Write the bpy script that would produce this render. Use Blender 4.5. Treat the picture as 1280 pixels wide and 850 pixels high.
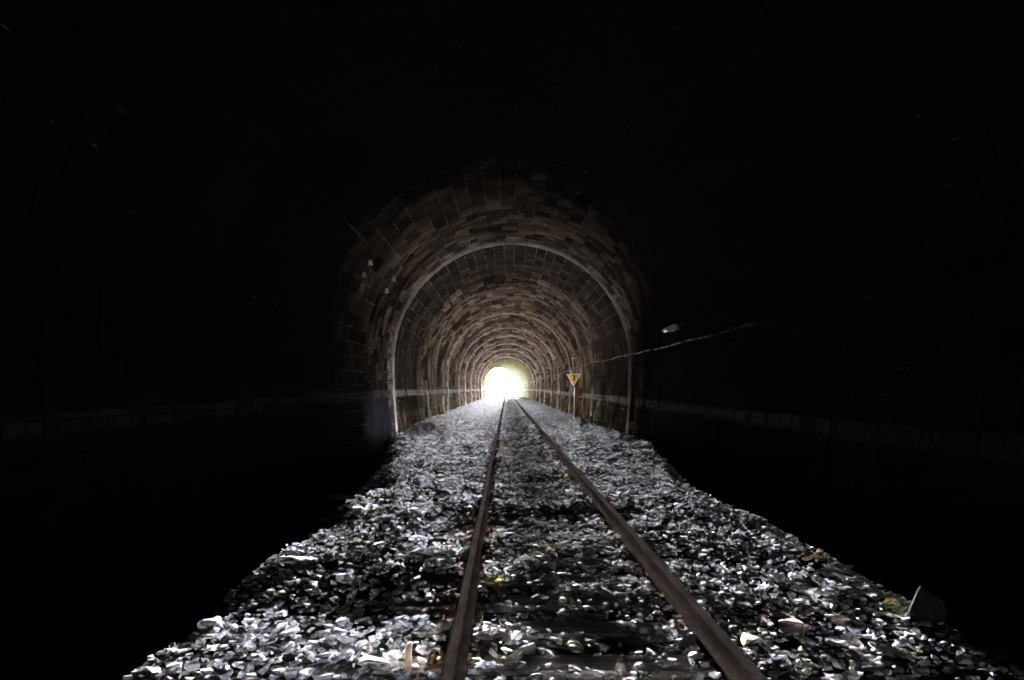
import bpy, bmesh, math, random
import numpy as np
from mathutils import Vector, Matrix, noise as mnoise

for o in list(bpy.data.objects):
    bpy.data.objects.remove(o, do_unlink=True)
S = bpy.context.scene
COL = S.collection
RNG = np.random.default_rng(7)
random.seed(7)

# ------------------------------------------------------------------ camera
CAM_Z = 1.60                       # eye height above the sleeper tops (rail head is at 0.16)
cam_d = bpy.data.cameras.new('camera')
cam_d.sensor_width = 36.0
cam_d.lens = 36.0 * 860.0 / 1280.0
cam_d.shift_x = 7.0 / 1280.0
cam_d.shift_y = 62.0 / 1280.0
cam_d.clip_start = 0.05
cam_d.clip_end = 6000.0
cam = bpy.data.objects.new('camera', cam_d)
cam.location = (0, 0, CAM_Z)
cam.rotation_euler = (math.pi / 2, 0, 0)
COL.objects.link(cam)
S.camera = cam

# ------------------------------------------------------------------ sky and sun (low sun shining in through the far portal)
SUN_EL = math.radians(2.4)
SUN_AZ = math.radians(0.1)       # from +Y towards -X
world = bpy.data.worlds.new('World')
S.world = world
world.use_nodes = True
wn = world.node_tree.nodes
sky = wn.new('ShaderNodeTexSky')
sky.sky_type = 'NISHITA'
sky.sun_disc = False
sky.sun_elevation = SUN_EL
sky.sun_rotation = SUN_AZ
sky.altitude = 200.0
sky.air_density = 0.25
sky.dust_density = 0.3
sky.ozone_density = 1.0
wn['Background'].inputs['Strength'].default_value = 0.15
world.node_tree.links.new(sky.outputs[0], wn['Background'].inputs['Color'])

sun_d = bpy.data.lights.new('sun', 'SUN')
sun_d.energy = 5.0
sun_d.angle = math.radians(4.0)
sun_d.color = (1.0, 0.98, 0.96)
sun = bpy.data.objects.new('sun', sun_d)
sdir = Vector((math.sin(SUN_AZ) * math.cos(SUN_EL), math.cos(SUN_AZ) * math.cos(SUN_EL), math.sin(SUN_EL)))
sun.rotation_euler = sdir.to_track_quat('Z', 'Y').to_euler()
sun.location = (0, 190, 20)
COL.objects.link(sun)

S.view_settings.view_transform = 'Standard'
S.view_settings.look = 'None'
S.view_settings.gamma = 1.0
S.view_settings.use_curve_mapping = False
S.view_settings.exposure = 8.5
S.render.engine = 'CYCLES'
S.cycles.use_denoising = True
S.cycles.max_bounces = 5
S.cycles.diffuse_bounces = 4
S.cycles.sample_clamp_indirect = 0.0
S.cycles.caustics_reflective = False
S.cycles.caustics_refractive = False

# ------------------------------------------------------------------ place: tunnel axis and profile
CX0 = 0.18
Y_CURVE, R_CURVE, Y_PORTAL = 125.0, 290.0, 160.0
RAD, SPRING, FLOOR = 4.07, 2.56, -1.0
TRACK_X = 0.4875

def bend(y):
    y = np.asarray(y, float)
    return -np.where(y > Y_CURVE, (y - Y_CURVE) ** 2 / (2 * R_CURVE), 0.0)

LWALL = SPRING - FLOOR
LARC = math.pi * RAD
LTOT = 2 * LWALL + LARC

def flare(y):  # widening shaped to keep grazing light off the near walls
    """the bore opens out towards the viewer short of the first arch ring"""
    d = np.clip(23.5 - np.asarray(y, float), 0, 28)
    return .055 * d * d / (d + 3.0)

def profile(s, off, y):
    """point on the lining: s = arc length from the left foot over the crown to the right foot, off = outward offset."""
    s, off, y = np.broadcast_arrays(np.asarray(s, float), np.asarray(off, float), np.asarray(y, float))
    off = off + flare(y)
    a = np.clip((s - LWALL) / RAD, 0, math.pi)
    x = -(RAD + off) * np.cos(a)
    z = SPRING + (RAD + off) * np.sin(a)
    dl = np.where(s < LWALL, LWALL - s, np.where(s > LWALL + LARC, s - LWALL - LARC, 0))
    z = z - dl
    x = x * (1 - 0.065 * (dl / LWALL) ** 2)
    return np.stack([x + CX0 + bend(y), y, z], -1)

def wall_x(z, side, off=0.0, y=0.0):
    off = off + float(flare(y))
    if z >= SPRING:
        v = math.sqrt(max(0, (RAD + off) ** 2 - (z - SPRING) ** 2))
    else:
        v = (RAD + off) * (1 - 0.065 * ((SPRING - z) / LWALL) ** 2)
    return CX0 + side * v + float(bend(y))

# ------------------------------------------------------------------ helpers
def tag(o, label=None, cat=None, group=None, kind=None):
    if label: o['label'] = label
    if cat: o['category'] = cat
    if group: o['group'] = group
    if kind: o['kind'] = kind
    return o

def empty(name, loc=(0, 0, 0)):
    o = bpy.data.objects.new(name, None)
    o.location = loc
    o.empty_display_size = 0.2
    COL.objects.link(o)
    return o

def link(name, me, mat=None, parent=None, loc=None):
    o = bpy.data.objects.new(name, me)
    if mat is not None and not me.materials:
        me.materials.append(mat)
    if loc is not None:
        o.location = loc
    if parent is not None:
        o.parent = parent
    COL.objects.link(o)
    return o

def mesh_np(name, V, F, smooth=False):
    """V (n,3); F (m,k) array with constant k."""
    V = np.asarray(V, np.float32); F = np.asarray(F, np.int32)
    me = bpy.data.meshes.new(name)
    m, k = F.shape
    me.vertices.add(len(V)); me.vertices.foreach_set('co', V.ravel())
    me.loops.add(m * k); me.loops.foreach_set('vertex_index', F.ravel())
    me.polygons.add(m)
    me.polygons.foreach_set('loop_start', np.arange(0, m * k, k, dtype=np.int32))
    me.polygons.foreach_set('loop_total', np.full(m, k, np.int32))
    me.polygons.foreach_set('use_smooth', np.full(m, smooth, bool))
    me.update(calc_edges=True)
    me.validate()
    return me

def bm_mesh(name, bm, smooth=False):
    me = bpy.data.meshes.new(name)
    bmesh.ops.recalc_face_normals(bm, faces=bm.faces)
    for f in bm.faces: f.smooth = smooth
    bm.to_mesh(me); bm.free()
    return me

def add_box(bm, c, size, rot=None, bevel=0.0):
    r = bmesh.ops.create_cube(bm, size=1.0)
    vs = r['verts']
    bmesh.ops.scale(bm, vec=size, verts=vs)
    if bevel:
        es = list({e for v in vs for e in v.link_edges})
        q = bmesh.ops.bevel(bm, geom=es, offset=bevel, segments=2, affect='EDGES', profile=0.6)
        vs = list({v for f in q['faces'] for v in f.verts} | {v for v in vs if v.is_valid})
    if rot is not None:
        bmesh.ops.rotate(bm, cent=(0, 0, 0), matrix=rot, verts=vs)
    bmesh.ops.translate(bm, vec=c, verts=vs)
    return vs

def add_cyl(bm, p0, p1, r0, r1=None, seg=12):
    r1 = r0 if r1 is None else r1
    p0, p1 = Vector(p0), Vector(p1)
    d = p1 - p0
    q = bmesh.ops.create_cone(bm, cap_ends=True, segments=seg, radius1=r0, radius2=r1, depth=d.length)
    bmesh.ops.rotate(bm, cent=(0, 0, 0), matrix=d.to_track_quat('Z', 'Y').to_matrix(), verts=q['verts'])
    bmesh.ops.translate(bm, vec=(p0 + p1) / 2, verts=q['verts'])
    return q['verts']

def tube_mesh(name, pts, r, seg=6):
    pts = np.asarray(pts, float); n = len(pts)
    t = np.gradient(pts, axis=0); t /= np.linalg.norm(t, axis=1)[:, None]
    up = np.where(np.abs(t[:, 2:3]) > 0.9, [[1.0, 0, 0]], [[0, 0, 1.0]])
    a = np.cross(t, up); a /= np.linalg.norm(a, axis=1)[:, None]
    b = np.cross(t, a)
    ang = np.arange(seg) * 2 * math.pi / seg
    V = pts[:, None] + r * (np.cos(ang)[None, :, None] * a[:, None] + np.sin(ang)[None, :, None] * b[:, None])
    F = []
    for i in range(n - 1):
        for j in range(seg):
            k = (j + 1) % seg
            F.append((i * seg + j, i * seg + k, (i + 1) * seg + k, (i + 1) * seg + j))
    return mesh_np(name, V.reshape(-1, 3), F, True)

# ------------------------------------------------------------------ materials
class NT:
    def __init__(s, name):
        s.m = bpy.data.materials.new(name); s.m.use_nodes = True
        s.t = s.m.node_tree; s.n = s.t.nodes; s.b = s.n['Principled BSDF']
    def node(s, typ, **kw):
        x = s.n.new(typ)
        for k, v in kw.items(): setattr(x, k, v)
        return x
    def put(s, sock, v):
        if isinstance(v, (int, float)): sock.default_value = v
        elif isinstance(v, (tuple, list)): sock.default_value = tuple(v) if len(v) == len(sock.default_value) else tuple(v) + (1,)
        else: s.t.links.new(v, sock)
    def math(s, op, a, b=0.0, c=None, clamp=False):
        x = s.node('ShaderNodeMath', operation=op); x.use_clamp = clamp
        s.put(x.inputs[0], a); s.put(x.inputs[1], b)
        if c is not None: s.put(x.inputs[2], c)
        return x.outputs[0]
    def mix(s, f, a, b, blend='MIX'):
        x = s.node('ShaderNodeMix', data_type='RGBA', blend_type=blend)
        s.put(x.inputs[0], f); s.put(x.inputs[6], a); s.put(x.inputs[7], b)
        return x.outputs[2]
    def ramp(s, f, stops):
        x = s.node('ShaderNodeValToRGB'); s.put(x.inputs[0], f)
        el = x.color_ramp.elements
        while len(el) < len(stops): el.new(0.5)
        for e, (p, c) in zip(el, stops):
            e.position = p; e.color = tuple(c) + (1,) if len(c) == 3 else c
        return x.outputs[0]
    def maprange(s, v, a, b, c=0.0, d=1.0):
        x = s.node('ShaderNodeMapRange'); x.clamp = True
        s.put(x.inputs[0], v)
        for i, q in enumerate((a, b, c, d)): s.put(x.inputs[i + 1], q)
        return x.outputs[0]
    def pos(s):
        return s.node('ShaderNodeNewGeometry').outputs['Position']
    def obj(s):
        return s.node('ShaderNodeTexCoord').outputs['Object']
    def mapping(s, v, scale):
        x = s.node('ShaderNodeMapping'); s.put(x.inputs[0], v); x.inputs[3].default_value = scale
        return x.outputs[0]
    def noise(s, v, scale, detail=4, rough=0.55):
        x = s.node('ShaderNodeTexNoise'); s.put(x.inputs['Vector'], v)
        x.inputs['Scale'].default_value = scale; x.inputs['Detail'].default_value = detail; x.inputs['Roughness'].default_value = rough
        return x.outputs[0]
    def rand(s):
        g = s.node('ShaderNodeNewGeometry').outputs['Random Per Island']
        o = s.node('ShaderNodeObjectInfo').outputs['Random']
        return s.math('FRACT', s.math('ADD', g, o))
    def bump(s, h, strength, dist):
        x = s.node('ShaderNodeBump'); x.inputs['Strength'].default_value = strength; x.inputs['Distance'].default_value = dist
        s.put(x.inputs['Height'], h); s.t.links.new(x.outputs[0], s.b.inputs['Normal'])
    def out(s, col, rough=0.9, metal=0.0, spec=0.3):
        s.put(s.b.inputs['Base Color'], col); s.put(s.b.inputs['Roughness'], rough); s.put(s.b.inputs['Metallic'], metal)
        s.put(s.b.inputs['Specular IOR Level'], spec)
        return s.m

def mat_ballast():
    t = NT('ballast_limestone')
    r = t.rand()
    c = t.ramp(r, [(0, (.22, .225, .25)), (.3, (.315, .325, .365)), (.62, (.385, .395, .435)), (.86, (.46, .465, .495)), (.95, (.42, .375, .30)), (1, (.27, .25, .20))])
    n = t.noise(t.pos(), 26, 5, .6)
    c = t.mix(t.maprange(n, .35, .7, 0, .45), c, (.20, .19, .18))
    sx = t.node('ShaderNodeSeparateXYZ'); t.put(sx.inputs[0], t.pos())
    mid = t.maprange(t.math('ABSOLUTE', t.math('SUBTRACT', sx.outputs[0], TRACK_X)), .62, .30)
    oil = t.math('MULTIPLY', mid, t.maprange(t.noise(t.pos(), 1.3, 4), .36, .60, .25, .85))
    c = t.mix(oil, c, (.085, .078, .07))                          # oil and brake dust between the rails
    t.bump(t.noise(t.pos(), 60, 4, .6), .22, .008)
    return t.out(c, .95, 0, .0)

def mat_bed():
    t = NT('ballast_fines')
    p = t.pos()
    v = t.node('ShaderNodeTexVoronoi'); t.put(v.inputs['Vector'], p); v.inputs['Scale'].default_value = 15
    c = t.ramp(t.node('ShaderNodeSeparateColor').outputs[0], [(0, (.1, .1, .1)), (1, (.3, .3, .3))])
    sc = t.node('ShaderNodeSeparateColor'); t.put(sc.inputs[0], v.outputs['Color'])
    c = t.ramp(sc.outputs[0], [(0, (.030, .028, .027)), (.5, (.06, .058, .056)), (1, (.11, .107, .104))])
    sx = t.node('ShaderNodeSeparateXYZ'); t.put(sx.inputs[0], p)
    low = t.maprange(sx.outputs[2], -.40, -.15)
    c = t.mix(low, (.014, .013, .012), c)  # low side floor blackened, its shade put into the colour
    far = t.maprange(sx.outputs[1], 70, 120)
    moss = t.math('MULTIPLY', far, t.maprange(t.noise(p, 1.5), .4, .65))
    c = t.mix(moss, c, (.13, .14, .055))
    t.bump(v.outputs['Distance'], .9, .06)
    return t.out(c, .95, 0, .0)

def mat_block(name, base, lime=1.0, grime=1.0):
    t = NT(name)
    r = t.rand(); p = t.pos()
    c = t.ramp(r, base)
    # grime clouds and fine grain
    n1 = t.noise(p, .55, 5, .6)
    n2 = t.noise(p, 11, 5, .65)
    c = t.mix(t.maprange(n1, .40, .68, 0, .75 * grime), c, (.035, .030, .027))
    c = t.mix(t.maprange(n2, .30, .75, .35 * grime, 0), c, (.03, .026, .024))
    sx = t.node('ShaderNodeSeparateXYZ'); t.put(sx.inputs[0], p)
    x, y, z = sx.outputs
    near_shade = t.maprange(t.math('ADD', t.math('SUBTRACT', t.math('SUBTRACT', y, t.maprange(z, 5.2, 2.4, 0, 3.2)), t.math('MULTIPLY', x, .40)), t.math('MULTIPLY', t.math('SUBTRACT', t.noise(p, .8, 3), .5), 8)), 26.3, 17.2, 0, .97 if grime > .5 else .90)  # shade of the near length painted into the stone colour
    # lime run-off: streaks that follow the walls down, mostly below the haunch
    st = t.noise(t.mapping(p, (.6, 3.2, .22)), 1.6, 4, .6)
    stm = t.math('MULTIPLY', t.maprange(st, .56, .72), t.maprange(z, 5.4, 2.2))
    stc = t.math('MULTIPLY', stm, .55 * lime)
    # green-brown damp at the right-hand foot and towards the far end
    damp = t.math('MULTIPLY', t.maprange(z, 2.4, .2), t.maprange(t.noise(p, .9), .42, .62))
    c = t.mix(t.maprange(z, 4.2, 2.0, 0, .38 * grime), c, (.030, .027, .020))  # lower walls darkened in colour to offset direct light on them
    c = t.mix(t.math('MULTIPLY', damp, .6), c, (.055, .055, .026))
    c = t.mix(t.math('MULTIPLY', t.math('MULTIPLY', stc, .6), t.math('SUBTRACT', 1, near_shade)), c, (.20, .18, .14))
    alg = t.math('MULTIPLY', t.maprange(y, 108, 135), t.maprange(t.noise(p, .7), .30, .55, .4, .9))
    c = t.mix(alg, c, (.19, .21, .175))
    c = t.mix(near_shade, c, (.0055, .005, .005))
    # old whitewashed datum line on both walls
    left = t.math('LESS_THAN', x, CX0 - 1.0)
    zl = t.math('ADD', t.maprange(y, 5, 24, 1.20, 1.47), t.maprange(y, 24, 95, 0, .10))
    zr = t.math('ADD', t.maprange(y, 5, 28, .95, 1.24), t.maprange(y, 28, 95, 0, .30))
    zb = t.math('ADD', t.math('MULTIPLY', left, zl), t.math('MULTIPLY', t.math('SUBTRACT', 1, left), zr))
    d = t.math('ABSOLUTE', t.math('SUBTRACT', t.math('ADD', z, t.math('MULTIPLY', t.math('SUBTRACT', t.noise(p, 2.0), .5), .12)), zb))
    band = t.maprange(d, .15, .09)
    band = t.math('MULTIPLY', band, t.maprange(t.noise(t.mapping(p, (1, 1, .5)), 4, 4, .65), .36, .56))
    c = t.mix(t.math('MULTIPLY', band, .7), c, t.mix(near_shade, (.40, .39, .40), (.028, .027, .026)))
    bluish_patch = t.math('MULTIPLY', t.math('MULTIPLY', left, t.maprange(y, 19.5, 21.5)), t.math('MULTIPLY', t.maprange(y, 23.6, 23.5), t.maprange(t.math('ADD', z, t.math('MULTIPLY', t.noise(p, 1.5), .5)), 1.75, 1.45)))
    c = t.mix(t.math('MULTIPLY', bluish_patch, .8), c, (.06, .06, .08))  # bluish tone low on the left wall short of the first ring
    t.bump(t.math('ADD', t.math('MULTIPLY', n2, .7), t.noise(p, 45, 3)), .55, .03)
    return t.out(c, .95, 0, .0)

def mat_mortar():
    t = NT('lime_mortar')
    p = t.pos()
    n = t.noise(p, 1.6, 5, .7)
    c = t.mix(t.maprange(n, .46, .60), (.10, .09, .08), (.50, .46, .42))
    c = t.mix(t.maprange(t.noise(p, 18, 4), .45, .7), c, (.06, .05, .045))
    sx = t.node('ShaderNodeSeparateXYZ'); t.put(sx.inputs[0], p)
    near_shade = t.math('MULTIPLY', t.maprange(t.math('SUBTRACT', t.math('SUBTRACT', sx.outputs[1], t.maprange(sx.outputs[2], 5.2, 2.4, 0, 3.2)), t.math('MULTIPLY', sx.outputs[0], .75)), 23, 17), t.maprange(t.noise(p, 3.0), .70, .60))  # near joints darkened too, painted shade to match the blocks
    c = t.mix(near_shade, c, (.008, .007, .007))
    t.bump(t.noise(p, 30, 4), .6, .02)
    return t.out(c, .95, 0, .0)

def mat_simple(name, ca, cb, scale=8, rough=.8, metal=0.0, spec=.3, bump=.3, dist=.01, stretch=(1, 1, 1)):
    t = NT(name)
    p = t.mapping(t.obj(), stretch)
    n = t.noise(p, scale, 5, .6)
    c = t.mix(t.maprange(n, .35, .68), ca, cb)
    if bump: t.bump(t.noise(p, scale * 4, 4), bump, dist)
    return t.out(c, rough, metal, spec)

M = {}
M['ballast'] = mat_ballast()
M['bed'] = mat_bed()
M['block'] = mat_block('shade_dark_sandstone', [(0, (.032, .026, .022)), (.3, (.062, .047, .038)), (.6, (.088, .066, .052)), (.85, (.14, .108, .086)), (1, (.07, .06, .055))])  # dark tone carries the shade of near walls and recessed bands
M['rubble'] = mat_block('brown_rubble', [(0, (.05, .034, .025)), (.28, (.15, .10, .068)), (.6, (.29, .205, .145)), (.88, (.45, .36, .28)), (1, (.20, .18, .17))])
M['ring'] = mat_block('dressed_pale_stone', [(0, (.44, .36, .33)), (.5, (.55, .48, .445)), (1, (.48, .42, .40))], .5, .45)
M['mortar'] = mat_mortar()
M['cavity'] = mat_simple('open_joint_shade', (.018, .015, .013), (.05, .04, .033), 6, .95, 0, .0, .5, .02)  # crevice shade put into the colour of the backing
M['rail'] = mat_simple('rail_rust', (.008, .0065, .0065), (.018, .014, .0135), 14, .95, 0, .0, .35, .004, (1, .2, 1))
M['iron'] = mat_simple('rusty_iron', (.05, .032, .024), (.085, .055, .04), 18, .95, 0, .0, .5, .004)
M['timber'] = mat_simple('weathered_timber', (.10, .09, .085), (.24, .225, .21), 9, .95, 0, .0, .8, .012, (.12, 1.6, 1.6))
def mat_cable():
    t = NT('cable_sheath')
    p = t.pos()
    sx = t.node('ShaderNodeSeparateXYZ'); t.put(sx.inputs[0], p)
    c = t.mix(t.maprange(t.noise(p, 2.2, 4), .42, .58), (.05, .05, .05), (.42, .42, .41))
    c = t.mix(t.maprange(sx.outputs[1], 17, 12), c, (.008, .008, .008))     # near length painted dark in place of shade
    return t.out(c, .9, 0, .0)
M['cable'] = mat_cable()
M['porcelain'] = mat_simple('porcelain', (.66, .66, .64), (.5, .5, .48), 10, .6, 0, .1, 0)
M['lampgrey'] = mat_simple('lamp_housing', (.20, .21, .20), (.12, .125, .12), 6, .8, 0, .05, .1)
M['lens'] = mat_simple('lamp_lens', (.5, .52, .5), (.42, .44, .42), 6, .2, 0, .5, 0)
M['yellow'] = mat_simple('sign_yellow', (.92, .60, .02), (.85, .52, .02), 5, .45, 0, .4, 0)
M['white'] = mat_simple('sign_white', (.88, .87, .80), (.80, .78, .70), 7, .45, 0, .4, 0)
M['black'] = mat_simple('sign_black', (.02, .02, .02), (.03, .03, .03), 7, .5, 0, .4, 0)
M['rustpost'] = mat_simple('rusty_post', (.10, .055, .035), (.065, .04, .028), 6, .9, 0, .2, .3, .01)
M['red'] = mat_simple('red_enamel', (.32, .03, .03), (.22, .02, .02), 9, .4, 0, .5, 0)
M['leaf'] = mat_simple('fallen_leaf', (.16, .145, .05), (.11, .085, .035), 30, .9, 0, .0, .2, .003)
M['grass'] = mat_simple('grass_soil', (.06, .10, .03), (.14, .14, .06), .6, .95, 0, .2, .5, .05)
M['rock'] = mat_simple('cut_rock', (.12, .11, .10), (.22, .20, .18), 1.2, .95, 0, .2, .8, .1)

# ------------------------------------------------------------------ ground
def ground():
    n = 90
    xs = np.concatenate([-np.geomspace(3000, 6, n // 2), np.linspace(-5, 5, 11), np.geomspace(6, 3000, n // 2)])
    ys = np.concatenate([np.linspace(-200, 150, 15), np.linspace(153, 260, 60), np.geomspace(264, 5000, 40)])
    X, Y = np.meshgrid(xs, ys)
    Z = np.full_like(X, FLOOR - 0.06)
    c = CX0 + bend(np.minimum(Y, 260))
    side = np.abs(X - c)
    cut = np.clip((side - 9) / 12, 0, 1); cut = cut * cut * (3 - 2 * cut)
    outer = np.clip((Y - Y_PORTAL) / 3, 0, 1) * np.clip((235 - Y) / 50, 0, 1)
    Z = Z + cut * outer * (5 + 1.2 * np.sin(X * .11 + Y * .07))
    V = np.stack([X, Y, Z], -1).reshape(-1, 3)
    r, k = X.shape
    i = np.arange(r * k).reshape(r, k)
    F = np.stack([i[:-1, :-1], i[:-1, 1:], i[1:, 1:], i[1:, :-1]], -1).reshape(-1, 4)
    tag(link('ground', mesh_np('ground', V, F, True), M['grass']), kind='structure')
ground()

# ------------------------------------------------------------------ ballast bed
def fbm(x, y, sc, seed):
    """cheap value noise, vectorised"""
    out = np.zeros_like(x)
    amp = 1.0
    for o in range(3):
        gx, gy = x * sc, y * sc
        ix, iy = np.floor(gx).astype(np.int64), np.floor(gy).astype(np.int64)
        fx, fy = gx - ix, gy - iy
        fx, fy = fx * fx * (3 - 2 * fx), fy * fy * (3 - 2 * fy)
        def h(a, b):
            q = (a * 374761393 + b * 668265263 + seed * 1442695041 + o * 97) & 0xffffffff
            q = ((q ^ (q >> 13)) * 1274126177) & 0xffffffff
            return ((q ^ (q >> 16)) & 0xffff) / 65535.0
        v = (h(ix, iy) * (1 - fx) + h(ix + 1, iy) * fx) * (1 - fy) + (h(ix, iy + 1) * (1 - fx) + h(ix + 1, iy + 1) * fx) * fy
        out += amp * (v - .5)
        amp *= .5; sc *= 2.1
    return out

def sstep(t):
    t = np.clip(t, 0, 1)
    return t * t * (3 - 2 * t)

def bed_z(x, y):
    x, y = np.broadcast_arrays(np.asarray(x, float), np.asarray(y, float))
    u = x - TRACK_X - bend(y)
    grow = np.clip((y - 10.0) / 15.0, 0, 1) ** 1.35
    ragged = fbm(x * 0 + np.sign(u) * 7, y, .7, 3)
    edge = np.where(u > 0, 2.30, 2.35) + 2.0 * grow + .30 * ragged
    toe = edge + 1.05 + .5 * ragged
    e = sstep((np.abs(u) - edge) / (toe - edge))
    zt = -.004 + .016 * fbm(x, y, .9, 5) * (1 + 1.2 * (np.abs(u) > .9) * (y < 9))
    # a little heap towards the left wall beyond the first arch ring
    zt = zt + .16 * sstep((-u - 2.4) / 1.2) * sstep((y - 23) / 8)
    zt = zt - .01 * (np.abs(u) < .62)
    for hx, hy, rx, ry, dp in ((-.95, 5.15, .75, .45, .085), (.35, 8.4, .7, .5, .05), (.75, 4.15, .35, .5, .05), (1.75, 4.7, .5, .22, .045), (-.55, 8.3, .3, .6, .05), (-1.35, 6.3, .22, .6, .04), (2.2, 8.2, .5, .4, .03), (-2.2, 4.55, .35, .3, .04)):
        zt = zt - dp * np.exp(-((x - hx) / rx) ** 2 - ((y - hy) / ry) ** 2)
    return zt * (1 - e) + (-.86 + .05 * fbm(x, y, 1.3, 9)) * e  # side floor sunk deep so that it lies in shadow

def bed():
    xs = np.linspace(-4.7, 4.9, 97)
    ys = np.concatenate([np.arange(-4, 30, .12), np.arange(30, 70, .3), np.arange(70, 215, 1.0)])
    X, Y = np.meshgrid(xs, ys)
    Z = bed_z(X + bend(Y), Y) - .02
    V = np.stack([X + bend(Y), Y, Z], -1).reshape(-1, 3)
    r, k = X.shape
    i = np.arange(r * k).reshape(r, k)
    F = np.stack([i[:-1, :-1], i[:-1, 1:], i[1:, 1:], i[1:, :-1]], -1).reshape(-1, 4)
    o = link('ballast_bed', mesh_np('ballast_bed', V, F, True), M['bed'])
    return tag(o, kind='structure')
BED = bed()

# angular stone shapes shared by all ballast
def hull_stone(seed, npts, flat=.62):
    rs = np.random.default_rng(seed)
    p = rs.normal(size=(npts, 3)); p /= np.linalg.norm(p, axis=1)[:, None]
    p *= (.85 + .3 * rs.random((npts, 1)))
    p *= np.array([1.0, .55 + .4 * rs.random(), flat * (.7 + .5 * rs.random())]) * .5
    cap = p[:, 2].max() * (.45 + .3 * rs.random())
    p[:, 2] = np.where(p[:, 2] > cap, cap + .08 * (p[:, 2] - cap), p[:, 2])
    bm = bmesh.new()
    for q in p: bm.verts.new(q)
    r = bmesh.ops.convex_hull(bm, input=bm.verts)
    bmesh.ops.delete(bm, geom=[g for g in set(r['geom_interior']) | set(r['geom_unused']) if isinstance(g, bmesh.types.BMVert)], context='VERTS')
    bmesh.ops.triangulate(bm, faces=bm.faces)
    bm.verts.ensure_lookup_table(); bm.verts.index_update()
    V = np.array([v.co for v in bm.verts]); F = np.array([[v.index for v in f.verts] for f in bm.faces])
    bm.free()
    return V, F
STONES = [hull_stone(100 + i, 10 + i % 6) for i in range(28)]
STONES_FAR = [hull_stone(300 + i, 9) for i in range(16)]

SLEEPER_Y = np.arange(2.85, 100, .60)
SL_W, SL_L = .25, 2.6

def rot_mats(n, tilt):
    rz = RNG.random(n) * 2 * math.pi
    tx = RNG.normal(size=n) * tilt; ty = RNG.normal(size=n) * tilt
    cz, sz = np.cos(rz), np.sin(rz)
    Rz = np.zeros((n, 3, 3)); Rz[:, 0, 0] = cz; Rz[:, 0, 1] = -sz; Rz[:, 1, 0] = sz; Rz[:, 1, 1] = cz; Rz[:, 2, 2] = 1
    Rx = np.zeros((n, 3, 3)); Rx[:, 0, 0] = 1; Rx[:, 1, 1] = np.cos(tx); Rx[:, 1, 2] = -np.sin(tx); Rx[:, 2, 1] = np.sin(tx); Rx[:, 2, 2] = np.cos(tx)
    Ry = np.zeros((n, 3, 3)); Ry[:, 1, 1] = 1; Ry[:, 0, 0] = np.cos(ty); Ry[:, 0, 2] = np.sin(ty); Ry[:, 2, 0] = -np.sin(ty); Ry[:, 2, 2] = np.cos(ty)
    return Ry @ Rx @ Rz

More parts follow.
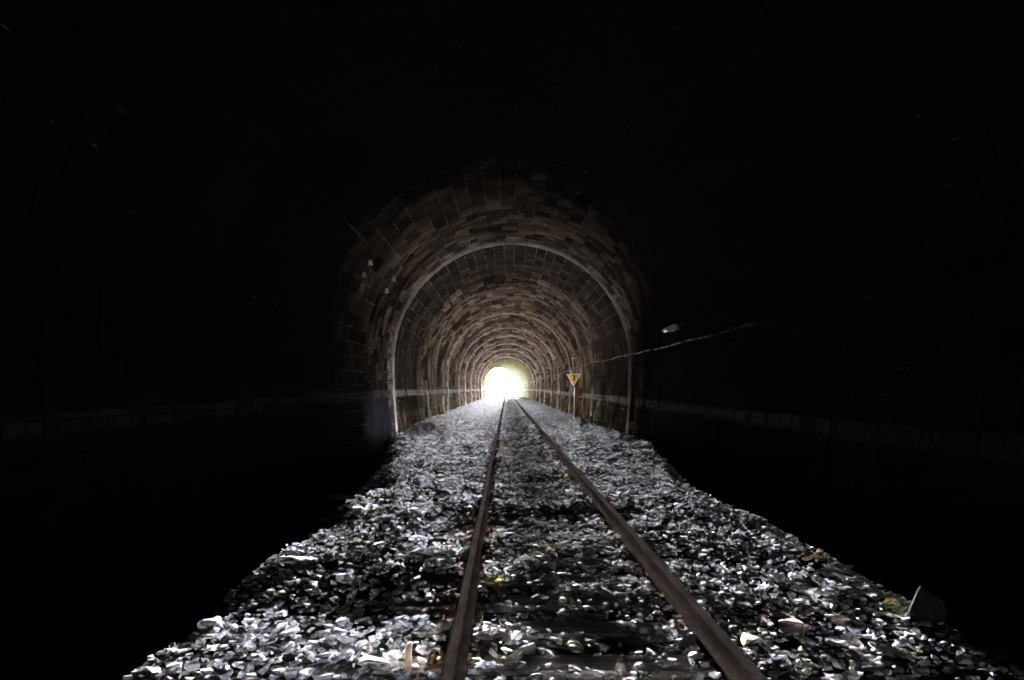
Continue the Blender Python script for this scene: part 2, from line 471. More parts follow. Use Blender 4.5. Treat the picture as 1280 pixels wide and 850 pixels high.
def scatter():
    P, D, far = [], [], []
    for (y0, y1, dens, mean) in ((2.3, 8, 225, .062), (8, 15, 165, .076), (15, 30, 95, .096), (30, 60, 60, .115), (60, 112, 40, .125)):
        n = int((y1 - y0) * 9.0 * dens)
        x = RNG.uniform(-4.35, 4.65, n); y = RNG.uniform(y0, y1, n)
        d = mean * np.exp(RNG.normal(size=n) * .42)
        d = np.clip(d, .03, .19)
        z = bed_z(x, y)
        keep = (x > CX0 - 4.0) & (x < CX0 + 4.0)
        low = z < -.30 - .35 * RNG.random(n)
        keep &= ~low
        u = x - TRACK_X
        onrail = np.abs(np.abs(u) - .785) < .085
        keep &= ~onrail
        # most of each sleeper top is swept clear
        k = np.abs(((y - SLEEPER_Y[0] + .3) % .60) - .30)
        onsl = (k < SL_W / 2 + .01) & (np.abs(u) < SL_L / 2)
        bare = fbm(x, y, .55, 21) > -.05 + .5 * sstep((y - 6.5) / 3)
        spot = (x > -.85) & (x < -.30) & (y > 5.6) & (y < 7.9) | (x > .1) & (x < .75) & (y > 3.8) & (y < 5.5)
        keep &= ~(onsl & (bare | spot) & (RNG.random(n) > .10))
        x, y, z, d, onsl = x[keep], y[keep], z[keep], d[keep], onsl[keep]
        zz = z + .052 + RNG.normal(size=len(d)) * (.015 if y0 < 8 else .024 if y0 < 15 else .032)      # height of the stone's top
        zz = np.where(onsl, np.maximum(zz, .035), zz)
        P.append(np.stack([x, y, zz], -1)); D.append(d); far.append(np.full(len(d), y0 >= 30))
    P = np.concatenate(P); D = np.concatenate(D); far = np.concatenate(far)
    Rm = rot_mats(len(D), .17)
    kind = RNG.integers(0, 28, len(D))
    for j in range(28):
        for is_far, lib in ((False, STONES), (True, STONES_FAR)):
            q = np.where((kind == j) & (far == is_far))[0]
            V = lib[j % len(lib)][0]
            P[q, 2] -= np.einsum('ni,vi->nv', Rm[q, 2], V).max(1) * D[q]
    # the 300 stones that show largest become parts of their own
    scr = D / P[:, 1]
    infr = (np.abs(P[:, 0]) < P[:, 1] * .73) & (P[:, 1] > 3.45)
    order = np.argsort(-np.where(infr, scr, 0))[:300]
    single = np.zeros(len(D), bool); single[order] = True
    meshes = []
    for i, (V, F) in enumerate(STONES):
        me = mesh_np('stone_%02d' % i, V, F); me.materials.append(M['ballast']); meshes.append(me)
    for i in order:
        o = link('stone', meshes[kind[i]], None, BED)
        m = Matrix([list(r) for r in Rm[i]]).to_4x4()
        o.matrix_local = Matrix.Translation(Vector(P[i])) @ m @ Matrix.Diagonal((D[i], D[i], D[i], 1))
    VV, FF, base = [], [], 0
    for is_far, lib in ((False, STONES), (True, STONES_FAR)):
        for j, (V, F) in enumerate(lib):
            sel = np.where((~single) & (far == is_far) & (kind % len(lib) == j))[0]
            if not len(sel): continue
            W = np.einsum('nij,vj->nvi', Rm[sel], V) * D[sel][:, None, None] + P[sel][:, None]
            n, k = len(sel), len(V)
            VV.append(W.reshape(-1, 3))
            FF.append((F[None] + (np.arange(n) * k)[:, None, None]).reshape(-1, 3) + base)
            base += n * k
    me = mesh_np('ballast_stones', np.concatenate(VV), np.concatenate(FF))
    tag(link('ballast_stones', me, M['ballast'], BED), kind='stuff')
    print('stones', len(D), 'tris', sum(len(f) for f in FF))
scatter()

# ------------------------------------------------------------------ tunnel lining
TUN = empty('railway_tunnel', (CX0, 24, 0))
tag(TUN, 'dark stone block railway tunnel with ringed vault and bright far mouth', 'tunnel')
TINV = Matrix.Translation((-CX0, -24, 0))

# (y0, y1, outward offset, style, material)
SEGS = [(-4.4, 16.4, .21, 'long', 'block'), (16.4, 20.3, .20, 'long', 'rubble'), (20.3, 23.5, .19, 'fine', 'rubble'), (23.5, 23.95, .0, 'ring', 'ring'),
        (23.95, 28.4, .04, 'ashlar', 'block'), (28.4, 30.8, .13, 'ashlar', 'block'), (30.8, 32.6, -.10, 'rough', 'rubble'),
        (32.6, 33.6, .02, 'rough', 'rubble'), (33.6, 34.6, .14, 'ashlar', 'block'), (34.6, 38.4, .02, 'ashlar', 'rubble'),
        (38.4, 40.0, -.09, 'rough', 'rubble'), (40.0, 41.2, .12, 'ashlar', 'block')]
rs_ = random.Random(11)
y_ = 41.2
k_ = 0
while y_ < 103.0:
    st_, mt_, of_, ln_ = [('ashlar', 'rubble', rs_.uniform(-.01, .04), rs_.uniform(2.2, 4.0)), ('ring', 'ring', rs_.uniform(-.13, -.09), .5),
                          ('rough', 'rubble', rs_.uniform(-.02, .05), rs_.uniform(1.8, 3.6)), ('rough', 'rubble', rs_.uniform(-.13, -.08), rs_.uniform(1.0, 2.2)),
                          ('ashlar', 'block', rs_.uniform(.09, .15), rs_.uniform(.9, 2.0))][k_ % 5]
    SEGS.append((y_, y_ + ln_, of_, st_, mt_)); y_ += ln_; k_ += 1
SEGS += [(y_, y_ + .9, -.14, 'ring', 'ring'), (y_ + .9, 130.0, .05, 'big', 'rubble'), (130.0, Y_PORTAL - 1.0, .0, 'big', 'rubble'), (Y_PORTAL - 1.0, Y_PORTAL, -.08, 'ring', 'ring')]

def shell():
    ss = np.concatenate([np.linspace(0, LWALL, 7)[:-1], np.linspace(LWALL, LWALL + LARC, 49), np.linspace(LWALL + LARC, LTOT, 7)[1:]])
    rows = []
    rows += [(-45.0, .20), (-5.0, .20)]
    for (a, b, off, st, mt) in SEGS:
        rec = .018 if st != 'rough' else .24
        for y in np.linspace(a, b, max(2, int((b - a) / 2.0) + 1)):
            rows.append((y + (0.012 if y == a else -.012 if y == b else 0), off + rec))
    V = np.concatenate([profile(ss, off, y) for y, off in rows])
    k = len(ss); r = len(rows)
    i = np.arange(r * k).reshape(r, k)
    F = np.stack([i[:-1, :-1], i[:-1, 1:], i[1:, 1:], i[1:, :-1]], -1).reshape(-1, 4)
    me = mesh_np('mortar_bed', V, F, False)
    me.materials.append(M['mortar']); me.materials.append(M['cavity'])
    styles = ['x', 'x'] + [st for (a, b, off, st, mt) in SEGS for _ in range(max(2, int((b - a) / 2.0) + 1))]
    row_mat = np.array([1 if styles[q] == 'rough' or styles[q + 1] == 'rough' else 0 for q in range(r - 1)], np.int32)
    me.polygons.foreach_set('material_index', np.repeat(row_mat, k - 1))
    o = link('mortar_bed', me, None, TUN)
    o.matrix_parent_inverse = Matrix.Identity(4); o.matrix_local = TINV
    # unseen end wall added behind the viewer to keep sky light out
    bm = bmesh.new()
    fs = bm.faces.new([bm.verts.new(p) for p in profile(ss, .2, -44.9)])
    e = link('light_stop_face', bm_mesh('light_stop_face', bm), M['rock'], TUN); e.matrix_local = TINV
shell()

def block_geo(s0, s1, y0, y1, off, jit, ch, gap=.008, deep=.12):
    """returns 12 verts per block, arrays of equal length"""
    n = len(s0)
    cs = np.stack([s0, s1, s1, s0], 1); cy = np.stack([y0, y0, y1, y1], 1)
    ms, my = (s0 + s1) / 2, (y0 + y1) / 2
    def inset(d):
        return cs + np.sign(ms[:, None] - cs) * d[:, None], cy + np.sign(my[:, None] - cy) * d[:, None]
    g = gap * (.6 + .8 * RNG.random(n))
    s_a, y_a = inset(g)
    s_b, y_b = inset(g + ch)
    jr = RNG.normal(size=(n, 4)) * jit[:, None]
    back = profile(s_a, (off + deep)[:, None], y_a)
    mid = profile(s_a, (off + ch * .9)[:, None] + jr * .4, y_a)
    top = profile(s_b, off[:, None] + jr, y_b)
    return np.concatenate([back, mid, top], 1)

BF = []
for a in (0, 4):
    for i in range(4):
        j = (i + 1) % 4
        BF.append((a + i, a + j, a + 4 + j, a + 4 + i))
BF.append((8, 9, 10, 11))
BF = np.array(BF)

def lining():
    allV = {}
    singles = []
    for (a, b, off, st, mt) in SEGS:
        a0 = max(a, 4.2)
        L = {'long': (.5, 1.0), 'fine': (.24, .42), 'ring': (b - a, b - a), 'ashlar': (.45, .95), 'rough': (.28, .62), 'big': (.8, 1.5)}[st]
        H = {'long': (.34, .42), 'fine': (.26, .62), 'ring': (.36, .42), 'ashlar': (.32, .42), 'rough': (.30, .75), 'big': (.45, .6)}[st]
        s0, s1, y0, y1 = [], [], [], []
        if st in ('rough', 'fine'):
            # built ring by ring: slabs along the ring, each ring its own joints
            y = a0
            while y < b - .02:
                l = random.uniform(*L); ye = y + l
                if b - ye < L[0]: ye = b
                s = 0.0
                while s < LTOT - .02:
                    h = random.uniform(*H); se = min(LTOT, s + h)
                    if LTOT - se < .15: se = LTOT
                    s0.append(s); s1.append(se); y0.append(y); y1.append(ye); s = se
                y = ye
        else:
            lo, hi = 0.0, LTOT
            if st == 'ashlar':
                # side walls of upright slabs set ring by ring, the vault above in courses
                lo, hi = LWALL + 1.3, LTOT - LWALL - 1.3
                y = a0
                while y < b - .02:
                    ye = y + random.uniform(.24, .46)
                    if b - ye < .2: ye = b
                    for w0, w1 in ((0, lo), (hi, LTOT)):
                        s = w0
                        while s < w1 - .02:
                            se = min(w1, s + random.uniform(.35, 1.15))
                            if w1 - se < .2: se = w1
                            s0.append(s); s1.append(se); y0.append(y); y1.append(ye); s = se
                    y = ye
            s = lo
            while s < hi - .02:
                h = random.uniform(*H); se = s + h
                if hi - se < .2: se = hi
                y = a0 - (random.uniform(0, L[0]) if st != 'ring' else 0)
                while y < b - .02:
                    l = random.uniform(*L); ye = y + l
                    if b - ye < .2: ye = b
                    if ye > a0 + .1:
                        s0.append(s); s1.append(se); y0.append(max(y, a0)); y1.append(min(ye, b))
                    y = ye
                s = se
        s0, s1, y0, y1 = map(np.array, (s0, s1, y0, y1))
        n = len(s0)
        sd = {'rough': .055, 'fine': .034, 'ring': .003, 'long': .006, 'ashlar': .010, 'big': .02}[st]
        o = off + np.clip(RNG.normal(size=n) * sd, -.10, .09 if st == 'rough' else .006)
        if st in ('rough', 'fine'):
            # whole rings stand proud or sit back
            ring_id = np.unique(y0, return_inverse=True)[1]
            o = o + (RNG.normal(size=ring_id.max() + 1) * (.095 if st == 'rough' else .022))[ring_id]
            o = np.clip(o, off - .17, off + (.17 if st == 'rough' else .004))
        V = block_geo(s0, s1, y0, y1, o, np.full(n, {'rough': .012, 'fine': .006, 'ring': .001}.get(st, .003)), np.full(n, .02 if st == 'rough' else .012), .022 if st == 'rough' else .008, .46 if st == 'rough' else .12)
        # what the photograph shows of single blocks: vault and walls around the first arch ring
        c = V[:, 8:].mean(1)
        size = np.sqrt((s1 - s0) * (y1 - y0)) / c[:, 1]
        lit = (c[:, 1] > 14.5) & (c[:, 1] < 31) & (c[:, 2] > -.1)
        crown = (c[:, 2] > 4.6) | (c[:, 1] > 20)
        score = np.where(lit & crown, size, 0)
        for i in range(n): singles.append((score[i], mt, V[i]))
    singles.sort(key=lambda q: -q[0])
    rings = [q for q in singles if q[1] == 'ring' and 23 < q[2][:, 1].mean() < 24.5]
    rest = [q for q in singles if not (q[1] == 'ring' and 23 < q[2][:, 1].mean() < 24.5)]
    pick = rest[:300 - len(rings)]
    rest = rest[len(pick):]
    for name, lst in (('voussoir', rings), ('stone_block', pick)):
        for sc, mt, V in lst:
            c = V.mean(0)
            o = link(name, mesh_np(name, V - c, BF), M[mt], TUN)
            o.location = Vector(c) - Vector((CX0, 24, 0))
    for mt in ('block', 'rubble', 'ring'):
        Vs = [q[2] for q in rest if q[1] == mt]
        n = len(Vs)
        V = np.concatenate(Vs); F = (BF[None] + (np.arange(n) * 12)[:, None, None]).reshape(-1, 4)
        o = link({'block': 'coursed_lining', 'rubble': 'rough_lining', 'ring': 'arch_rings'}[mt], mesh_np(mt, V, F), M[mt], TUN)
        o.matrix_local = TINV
        tag(o, kind='stuff')
        print(mt, n)
lining()

def headwall():
    # portal wall at the far mouth: a thick slab with the tunnel profile cut through, coping on top
    bm = bmesh.new()
    ss = np.linspace(0, LTOT, 61)
    inner = profile(ss, .25, Y_PORTAL)
    cx = CX0 + float(bend(Y_PORTAL))
    outer = []
    for p in inner:
        q = Vector((p[0] - cx, 0, p[2]))
        d = Vector((q.x, 0, q.z - 1.0)); d.normalize()
        k = min(10.0 / max(abs(d.x), 1e-4), 9.5 / max(d.z, 1e-4)) if d.z > 0 else 10.0 / max(abs(d.x), 1e-4)
        outer.append((cx + d.x * k, Y_PORTAL, max(FLOOR - .3, 1.0 + d.z * k)))
    rings = []
    for dy in (-.9, .15):
        rings.append(([bm.verts.new((p[0], p[1] + dy, p[2])) for p in inner], [bm.verts.new((p[0], p[1] + dy, p[2])) for p in outer]))
    for (i0, o0) in rings:
        for k in range(60): bm.faces.new((i0[k], i0[k + 1], o0[k + 1], o0[k]))
    for t in (0, 1):
        for k in range(60): bm.faces.new((rings[0][t][k], rings[0][t][k + 1], rings[1][t][k + 1], rings[1][t][k]))
    o = link('portal_wall', bm_mesh('portal_wall', bm), M['block'], TUN); o.matrix_local = TINV
    bm = bmesh.new(); add_box(bm, (cx, Y_PORTAL - .3, 10.75), (21, 1.6, .45), None, .05)
    o = link('coping', bm_mesh('coping', bm), M['ring'], TUN); o.matrix_local = TINV
headwall()

# sampling guide for the daylight coming in at the mouth: gives off no light of its own
pd = bpy.data.lights.new('mouth_sampling', 'AREA')
pd.shape = 'RECTANGLE'; pd.size = 8.6; pd.size_y = 7.6
pd.cycles.is_portal = True
po = bpy.data.objects.new('mouth_sampling', pd)
po.location = (CX0 + float(bend(Y_PORTAL)), Y_PORTAL + .3, 3.2)
po.rotation_euler = (-math.pi / 2, 0, 0)
COL.objects.link(po)

# ------------------------------------------------------------------ track
TRK = empty('railway_track', (TRACK_X, 0, 0))
tag(TRK, 'single railway track with rusty rails on weathered timber sleepers', 'track')

def rail(side):
    prof = [(-.075, 0), (.075, 0), (.075, .010), (.018, .026), (.010, .045), (.010, .112), (.028, .124), (.031, .148), (.024, .159), (-.024, .159),
            (-.031, .148), (-.028, .124), (-.010, .112), (-.010, .045), (-.018, .026), (-.075, .010)]
    prof = np.array(prof); prof[:, 1] += .002
    ys = np.concatenate([np.arange(1.0, 110, 1.0), np.arange(110, 240, 2.0)])
    k = len(prof)
    V = []
    for y in ys:
        wob = .004 * math.sin(y * .9 + side) + .003 * math.sin(y * .37)
        V.append(np.stack([prof[:, 0] + side * .785 + float(bend(y)) + wob, np.full(k, y), prof[:, 1]], -1))
    V = np.concatenate(V)
    F = []
    for i in range(len(ys) - 1):
        for j in range(k):
            m = (j + 1) % k
            F.append((i * k + j, i * k + m, (i + 1) * k + m, (i + 1) * k + j))
    link('rail', mesh_np('rail', V, F, False), M['rail'], TRK)
rail(-1); rail(1)

def sleeper_mesh(i):
    rs = random.Random(500 + i)
    bm = bmesh.new()
    add_box(bm, (0, 0, -.078), (SL_L, SL_W, .15), None, .012)
    bmesh.ops.subdivide_edges(bm, edges=[e for e in bm.edges if abs(e.verts[0].co.x - e.verts[1].co.x) > 1], cuts=10)
    for v in bm.verts:
        q = mnoise.noise(Vector((v.co.x * 2.5 + i * 7, v.co.y * 9, v.co.z * 9)))
        v.co.z += .010 * q - (.012 if abs(v.co.x) > 1.2 else 0) * rs.random()
        v.co.x += .02 * (rs.random() - .5) if abs(v.co.x) > 1.25 else 0
        v.co.z = min(v.co.z, -.002)
    return bm_mesh('sleeper_%d' % i, bm)
SLM = [sleeper_mesh(i) for i in range(5)]
for m_ in SLM: m_.materials.append(M['timber'])

def plate_mesh():
    bm = bmesh.new()
    add_box(bm, (0, 0, .0035), (.34, .16, .016), None, .003)
    for sx in (-1, 1):
        add_box(bm, (sx * .088, 0, .022), (.034, .11, .026), None, .005)     # rail clip
        for sy in (-.045, .045):
            add_cyl(bm, (sx * .13, sy, .008), (sx * .13, sy, .034), .014, .014, 6)
            add_cyl(bm, (sx * .13, sy, .034), (sx * .13, sy, .062), .009, .008, 8)
    return bm_mesh('rail_chair', bm)
PLM = plate_mesh(); PLM.materials.append(M['iron'])
for i, y in enumerate(SLEEPER_Y):
    o = link('sleeper', SLM[i % 5], None, TRK, (random.uniform(-.04, .04), float(y), random.uniform(-.004, 0)))
    o.rotation_euler = (0, 0, random.uniform(-.015, .015))
    if y < 22:
        for s in (-1, 1):
            link('rail_chair', PLM, None, o, (s * .785 - o.location.x, 0, 0))

# ------------------------------------------------------------------ sign
def sign():
    y, x, w, z0 = 38.0, 3.71, .80, 2.46
    h = w * .86
    root = empty('warning_sign', (x, y, float(bed_z(x, y))))
    tag(root, 'yellow downward pointing triangle sign with white border and black 3', 'sign')
    bz = root.location.z
    def tri(sz, t0, t1, name, mat):
        bm = bmesh.new()
        k = sz
        cz = z0 - h / 3
        pts = [(-w / 2 * k, cz + h / 3 * k), (w / 2 * k, cz + h / 3 * k), (0, cz - 2 * h / 3 * k)]
        a = [bm.verts.new((px, t0, pz - bz)) for px, pz in pts]
        b = [bm.verts.new((px, t1, pz - bz)) for px, pz in pts]
        bm.faces.new(a); bm.faces.new(b[::-1])
        for i in range(3): bm.faces.new((a[i], a[(i + 1) % 3], b[(i + 1) % 3], b[i]))
        return link(name, bm_mesh(name, bm), mat, root)
    tri(1.0, -.010, .012, 'border_plate', M['white'])
    f = tri(.74, -.016, -.009, 'sign_face', M['yellow'])
    cu = bpy.data.curves.new('numeral', 'FONT'); cu.body = '3'; cu.size = .40; cu.extrude = .003; cu.align_x = 'CENTER'; cu.align_y = 'CENTER'; cu.offset = .008
    to = bpy.data.objects.new('numeral_tmp', cu); COL.objects.link(to)
    bpy.context.view_layer.update()
    me = bpy.data.meshes.new_from_object(to.evaluated_get(bpy.context.evaluated_depsgraph_get()))
    bpy.data.objects.remove(to, do_unlink=True)
    n = link('numeral', me, M['black'], f, (0, -.022, z0 - h * .30 - bz))
    n.rotation_euler = (math.pi / 2, 0, 0)
    bm = bmesh.new()
    for dx in (-.11, .11): add_box(bm, (.16 + dx, .05, (z0 - .3 - bz) / 2), (.02, .07, z0 - .3 - bz), None, .004)
    add_box(bm, (.16, .06, (z0 - .3 - bz) / 2), (.204, .02, z0 - .3 - bz), None, .003)
    link('post', bm_mesh('post', bm), M['rustpost'], root)
    bm = bmesh.new(); add_box(bm, (0, .026, z0 - .2 - bz), (.5, .026, .05), None, .004)
    link('bracket', bm_mesh('bracket', bm), M['iron'], root)
sign()

# ------------------------------------------------------------------ cable on the right wall
def seg_off(y):
    for s in SEGS:
        if s[0] <= y < s[1]: return s[2]
    return .0

def cable():
    ys = np.arange(5.5, 157, .5)
    pts = []
    for y in ys:
        z = 2.86 + .05 * math.sin(y * .21) - .035 * abs(math.sin(math.pi * (y - 5.5) / 4.0))
        off = min(seg_off(y - .6), seg_off(y), seg_off(y + .6)) - .14
        pts.append((wall_x(z, 1, off, y), y, z))
    root = empty('wall_cable', (pts[0][0], pts[0][1], pts[0][2]))
    tag(root, 'pale cable strung along the right hand tunnel wall on clips', 'cable')
    o = link('sheath', tube_mesh('sheath', np.array(pts) - np.array(pts[0]), .022, 7), M['cable'], root)
    bm = bmesh.new()
    add_box(bm, (.09, 0, -.02), (.20, .035, .03), None, .004)
    add_cyl(bm, (-.0, -.02, 0), (.0, .02, 0), .034, .034, 10)
    cm = bm_mesh('cable_clip', bm); cm.materials.append(M['iron'])
    for i in range(0, len(pts), 8):
        p = pts[i]
        if p[1] > 80: break
        link('cable_clip', cm, None, root, tuple(Vector(p) - Vector(pts[0])))
cable()

# ------------------------------------------------------------------ wall lamps (unlit)
def lamp_parts():
    bm = bmesh.new()                                   # sloping hood, long side along the wall
    prof = [(0, .10), (-.10, .10), (-.30, -.02), (-.30, -.05), (0, -.05)]
    a = [bm.verts.new((x, -.24, z)) for x, z in prof]; b = [bm.verts.new((x, .24, z)) for x, z in prof]
    bm.faces.new(a); bm.faces.new(b[::-1])
    for i in range(5): bm.faces.new((a[i], a[(i + 1) % 5], b[(i + 1) % 5], b[i]))
    bmesh.ops.bevel(bm, geom=list(bm.edges), offset=.012, segments=2, affect='EDGES')
    hood = bm_mesh('hood', bm); hood.materials.append(M['lampgrey'])
    bm = bmesh.new(); add_box(bm, (-.15, 0, -.066), (.22, .38, .034), None, .012)
    lens = bm_mesh('lens', bm); lens.materials.append(M['lens'])
    bm = bmesh.new(); add_box(bm, (.06, 0, .02), (.16, .14, .12), None, .008)
    br = bm_mesh('bracket', bm); br.materials.append(M['iron'])
    return hood, lens, br
HOOD, LENS, LBR = lamp_parts()
for y, z, lab in ((18.3, 3.22, 'pale unlit lamp on the dark right wall, nearest of the row'),
                  (38.6, 3.42, 'pale unlit wall lamp just above the yellow triangle sign'),
                  (58.8, 3.36, 'pale unlit wall lamp, third of the row on the right wall'),
                  (79.0, 3.20, 'pale unlit wall lamp, farthest of the row on the right wall')):
    off = seg_off(y) - .10
    root = empty('wall_lamp', (wall_x(z, 1, off, y), y, z))
    tag(root, lab, 'lamp', 'unlit lamps along the right wall')
    link('hood', HOOD, None, root); link('lens', LENS, None, root); link('bracket', LBR, None, root)

# ------------------------------------------------------------------ old line insulators on the left haunch
def insulator(px, py, y_hint, label, wire_len=0.0, wire_to=None):
    # walk along the sight line of the photograph to the vault, then stand the fitting on it
    y = y_hint
    for _ in range(60):
        X = (px - 633) / 860 * y; Z = CAM_Z - (py - 487) / 860 * y
        r = math.hypot(X - CX0, Z - SPRING)
        y *= 1 + .5 * ((RAD + seg_off(y) + float(flare(y)) - .14) / r - 1)
    n = Vector((X - CX0, 0, Z - SPRING)).normalized()
    root = empty('line_insulator', (X, y, Z))
    tag(root, label, 'insulator', 'old line insulators on the left haunch')
    bm = bmesh.new()
    add_cyl(bm, Vector((0, 0, -.06)), n * .20, .012, .012, 8)
    add_cyl(bm, n * .115, n * .155, .05, .05, 10)
    link('hook', bm_mesh('hook', bm), M['iron'], root)
    bm = bmesh.new()
    for z0, z1, r0, r1 in ((-.05, .0, .065, .055), (.0, .02, .04, .04), (.02, .06, .055, .045), (.06, .085, .045, .02)):
        add_cyl(bm, (0, 0, z0), (0, 0, z1), r0, r1, 14)
    link('porcelain_cup', bm_mesh('porcelain_cup', bm), M['porcelain'], root)
    if wire_len:
        pts = [(0.02 * math.sin(k * .8), .01 * k / 10, -.05 - wire_len * k / 12) for k in range(13)]
        link('hanging_wire', tube_mesh('hanging_wire', pts, .012, 6), M['lampgrey'], root)
    return root
insulator(463, 329, 17, 'white insulator with a loose wire hanging down on the left haunch', .46)
insulator(455, 344, 17, 'small white insulator just below the one with the hanging wire')
insulator(483, 364, 20, 'white insulator beside the left foot of the pale arch ring')
insulator(492, 349, 20, 'white insulator above the one next to the pale arch ring')

def red_plate():
    y = 103.6
    X = -1.85; off = -.04
    Z = SPRING + math.sqrt((RAD + off - .12) ** 2 - (X - CX0) ** 2)
    bm = bmesh.new()
    add_cyl(bm, (0, -.02, 0), (0, .02, 0), .15, .15, 20)
    add_box(bm, (-.05, .03, .13), (.06, .05, .5), None, .005)
    o = link('red_marker', bm_mesh('red_marker', bm), M['red'], None, (X, y, Z - .1))
    tag(o, 'small round red marker plate on the vault beside the far mouth', 'marker')
red_plate()

# ------------------------------------------------------------------ loose things lying on and beside the ballast
def rock_mesh(seed, npts, dims, rough=.03, cuts=1):
    rs = np.random.default_rng(seed)
    p = rs.uniform(-1, 1, size=(npts, 3)); p /= (np.abs(p).max(1) ** .75)[:, None]
    bm = bmesh.new()
    for q in p * np.array(dims) / 2: bm.verts.new(q)
    r = bmesh.ops.convex_hull(bm, input=bm.verts)
    bmesh.ops.delete(bm, geom=[g for g in set(r['geom_interior']) | set(r['geom_unused']) if isinstance(g, bmesh.types.BMVert)], context='VERTS')
    bmesh.ops.bevel(bm, geom=list(bm.edges), offset=min(dims) * .07, segments=1, affect='EDGES')
    bmesh.ops.triangulate(bm, faces=bm.faces)
    bmesh.ops.subdivide_edges(bm, edges=bm.edges, cuts=cuts)
    for v in bm.verts:
        v.co += v.co.normalized() * rough * min(dims) * mnoise.noise(v.co * 14 + Vector((seed, 0, 0)))
    return bm_mesh('rock', bm)

def rock_mat(name, a, b):
    return mat_simple(name, a, b, 12, .95, 0, .0, .6, .012)
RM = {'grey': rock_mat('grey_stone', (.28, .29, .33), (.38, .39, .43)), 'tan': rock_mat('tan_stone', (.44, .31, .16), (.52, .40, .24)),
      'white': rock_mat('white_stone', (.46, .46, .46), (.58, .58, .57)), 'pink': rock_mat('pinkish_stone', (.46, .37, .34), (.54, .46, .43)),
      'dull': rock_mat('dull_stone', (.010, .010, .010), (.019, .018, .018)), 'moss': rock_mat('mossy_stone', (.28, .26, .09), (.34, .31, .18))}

def rock(px, py, dims, mat, label, seed, yaw=0.0, lift=.3, y=None, tilt=0.0, npts=16):
    if y is None:
        y = 860 * 1.62 / (py - 487)
        for _ in range(12):
            X = (px - 633) / 860 * y
            y = 860 * (CAM_Z - float(bed_z(X, y))) / (py - 487)
    X = (px - 633) / 860 * y
    o = link('rock', rock_mesh(seed, npts, dims), RM[mat], None, (X, y, float(bed_z(X, y)) + dims[2] * lift))
    o.rotation_euler = (tilt, tilt * .5, yaw)
    tag(o, label, 'rock', 'larger stones lying on the ballast')
rock(425, 626, (.44, .26, .16), 'grey', 'long flat grey slab at the left edge of the ballast', 1, .1, .45)
rock(405, 670, (.22, .12, .08), 'tan', 'tan elongated stone near the left ballast edge', 2, .15, .6)
rock(372, 708, (.40, .24, .09), 'white', 'broad pale layered stone on the left ballast shoulder', 3, .5, .6)
rock(447, 643, (.15, .12, .09), 'white', 'chunky white stone right of the long grey slab', 4, .3, .6)
rock(563, 697, (.10, .09, .10), 'white', 'round white stone just left of the left rail', 5, .2, .7)
rock(470, 840, (.19, .12, .07), 'white', 'large flat white stone at the bottom edge left of the rail', 6, -.2, .7)
rock(412, 836, (.14, .10, .07), 'grey', 'angular grey stone left of the large flat white one', 7, .4, .7)
rock(432, 730, (.16, .10, .08), 'grey', 'smooth bluish stone beyond the dark hollow on the left', 8, -.1, .6)
rock(990, 796, (.16, .11, .09), 'pink', 'large pinkish stone right of the right rail', 9, .2, .7)
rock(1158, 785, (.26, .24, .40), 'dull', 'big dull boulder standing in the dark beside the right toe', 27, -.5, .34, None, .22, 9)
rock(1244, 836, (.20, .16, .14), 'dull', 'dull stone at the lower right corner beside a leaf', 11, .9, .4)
rock(623, 738, (.08, .07, .07), 'moss', 'yellowish mossy stone just inside the left rail', 12, .0, .8)
rock(835, 722, (.12, .07, .05), 'white', 'white oblong stone just outside the right rail', 13, .1, .8)
rock(1044, 784, (.15, .08, .07), 'pink', 'oblong pale stone right of the large pinkish one', 14, -.2, .7)
rock(640, 808, (.12, .09, .07), 'white', 'white angular stone between the rails near the bottom', 15, .7, .8)
rock(262, 795, (.17, .12, .10), 'grey', 'bluish stone capping the lower left ballast heap', 16, .3, .6)

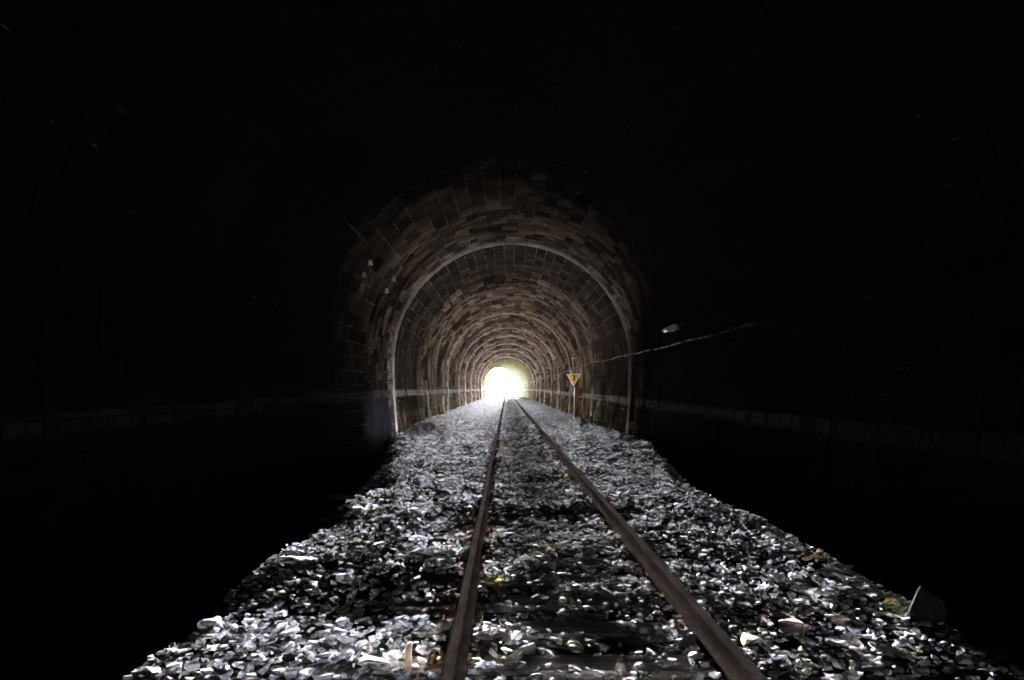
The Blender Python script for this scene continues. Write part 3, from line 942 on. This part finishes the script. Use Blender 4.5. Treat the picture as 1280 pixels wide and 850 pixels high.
def leaf_mesh(seed):
    rs = random.Random(seed)
    bm = bmesh.new(); n = 9
    mid, le, ri = [], [], []
    for k in range(n):
        t = k / (n - 1)
        w = .5 * math.sin(math.pi * min(1, t * 1.02) ** .8) * .62
        z = .16 * math.sin(t * 2.6) + .05 * rs.random()
        mid.append(bm.verts.new((t - .5, 0, z)))
        le.append(bm.verts.new((t - .5, w * .5 + .004, z + .12 * w + .05 * rs.random())))
        ri.append(bm.verts.new((t - .5, -w * .5 - .004, z + .16 * w + .05 * rs.random())))
    for k in range(n - 1):
        bm.faces.new((mid[k], mid[k + 1], le[k + 1], le[k])); bm.faces.new((mid[k], ri[k], ri[k + 1], mid[k + 1]))
    r = bmesh.ops.solidify(bm, geom=list(bm.faces), thickness=.012)
    return bm_mesh('leaf', bm, True)
for px, py, ln, yaw, lab in ((1017, 699, .13, .4, 'yellow fallen leaf on the right toe, farthest from the viewer'),
                             (1112, 755, .14, .5, 'curled yellow leaf beside the pale stick on the right toe'),
                             (1121, 764, .12, -.4, 'yellow leaf between the curled leaf and the dull boulder'),
                             (1208, 812, .13, -.7, 'yellow leaf on the right toe left of the corner stone'),
                             (1240, 824, .11, -.8, 'yellow leaf touching the dull corner stone')):
    y = 6.0
    for _ in range(14):
        X = (px - 633) / 860 * y; y = 860 * (CAM_Z - .05 - float(bed_z(X, y))) / (py - 487)
    o = link('fallen_leaf', leaf_mesh(int(px)), M['leaf'], None, (X, y, float(bed_z(X, y)) + .055))
    o.scale = (ln, ln, ln); o.rotation_euler = (.25, .1, yaw)
    tag(o, lab, 'leaf', 'fallen leaves at the right toe')

def stick():
    px, py = 1088, 742; y = 6.0
    for _ in range(14):
        X = (px - 633) / 860 * y; y = 860 * (CAM_Z - .05 - float(bed_z(X, y))) / (py - 487)
    pts = [(-.17 + .34 * k / 8, .012 * math.sin(k), .01 * math.sin(k * 1.7)) for k in range(9)]
    o = link('stick', tube_mesh('stick', pts, .018, 8), M['timber'], None, (X, y, float(bed_z(X, y)) + .05))
    o.rotation_euler = (0, .06, -.12)
    tag(o, 'pale straight stick lying on the right ballast toe', 'stick')
    bm = bmesh.new()
    vs = add_box(bm, (0, 0, 0), (.06, .03, .20), None, .004)
    for v in bm.verts:
        if v.co.z > .05: v.co.x *= .55; v.co.x -= .008; v.co.z += .02 * (v.co.x > -.01)
    y = 3.93; X = (510 - 633) / 860 * y
    o = link('wood_stake', bm_mesh('wood_stake', bm), mat_simple('brown_wood', (.30, .23, .18), (.42, .34, .28), 14, .9, 0, .2, .7, .006, (3, 3, .4)), None, (X, y, .04))
    o.rotation_euler = (.15, .12, .2)
    tag(o, 'short brown wooden stake sticking up left of the left rail', 'stake')
stick()
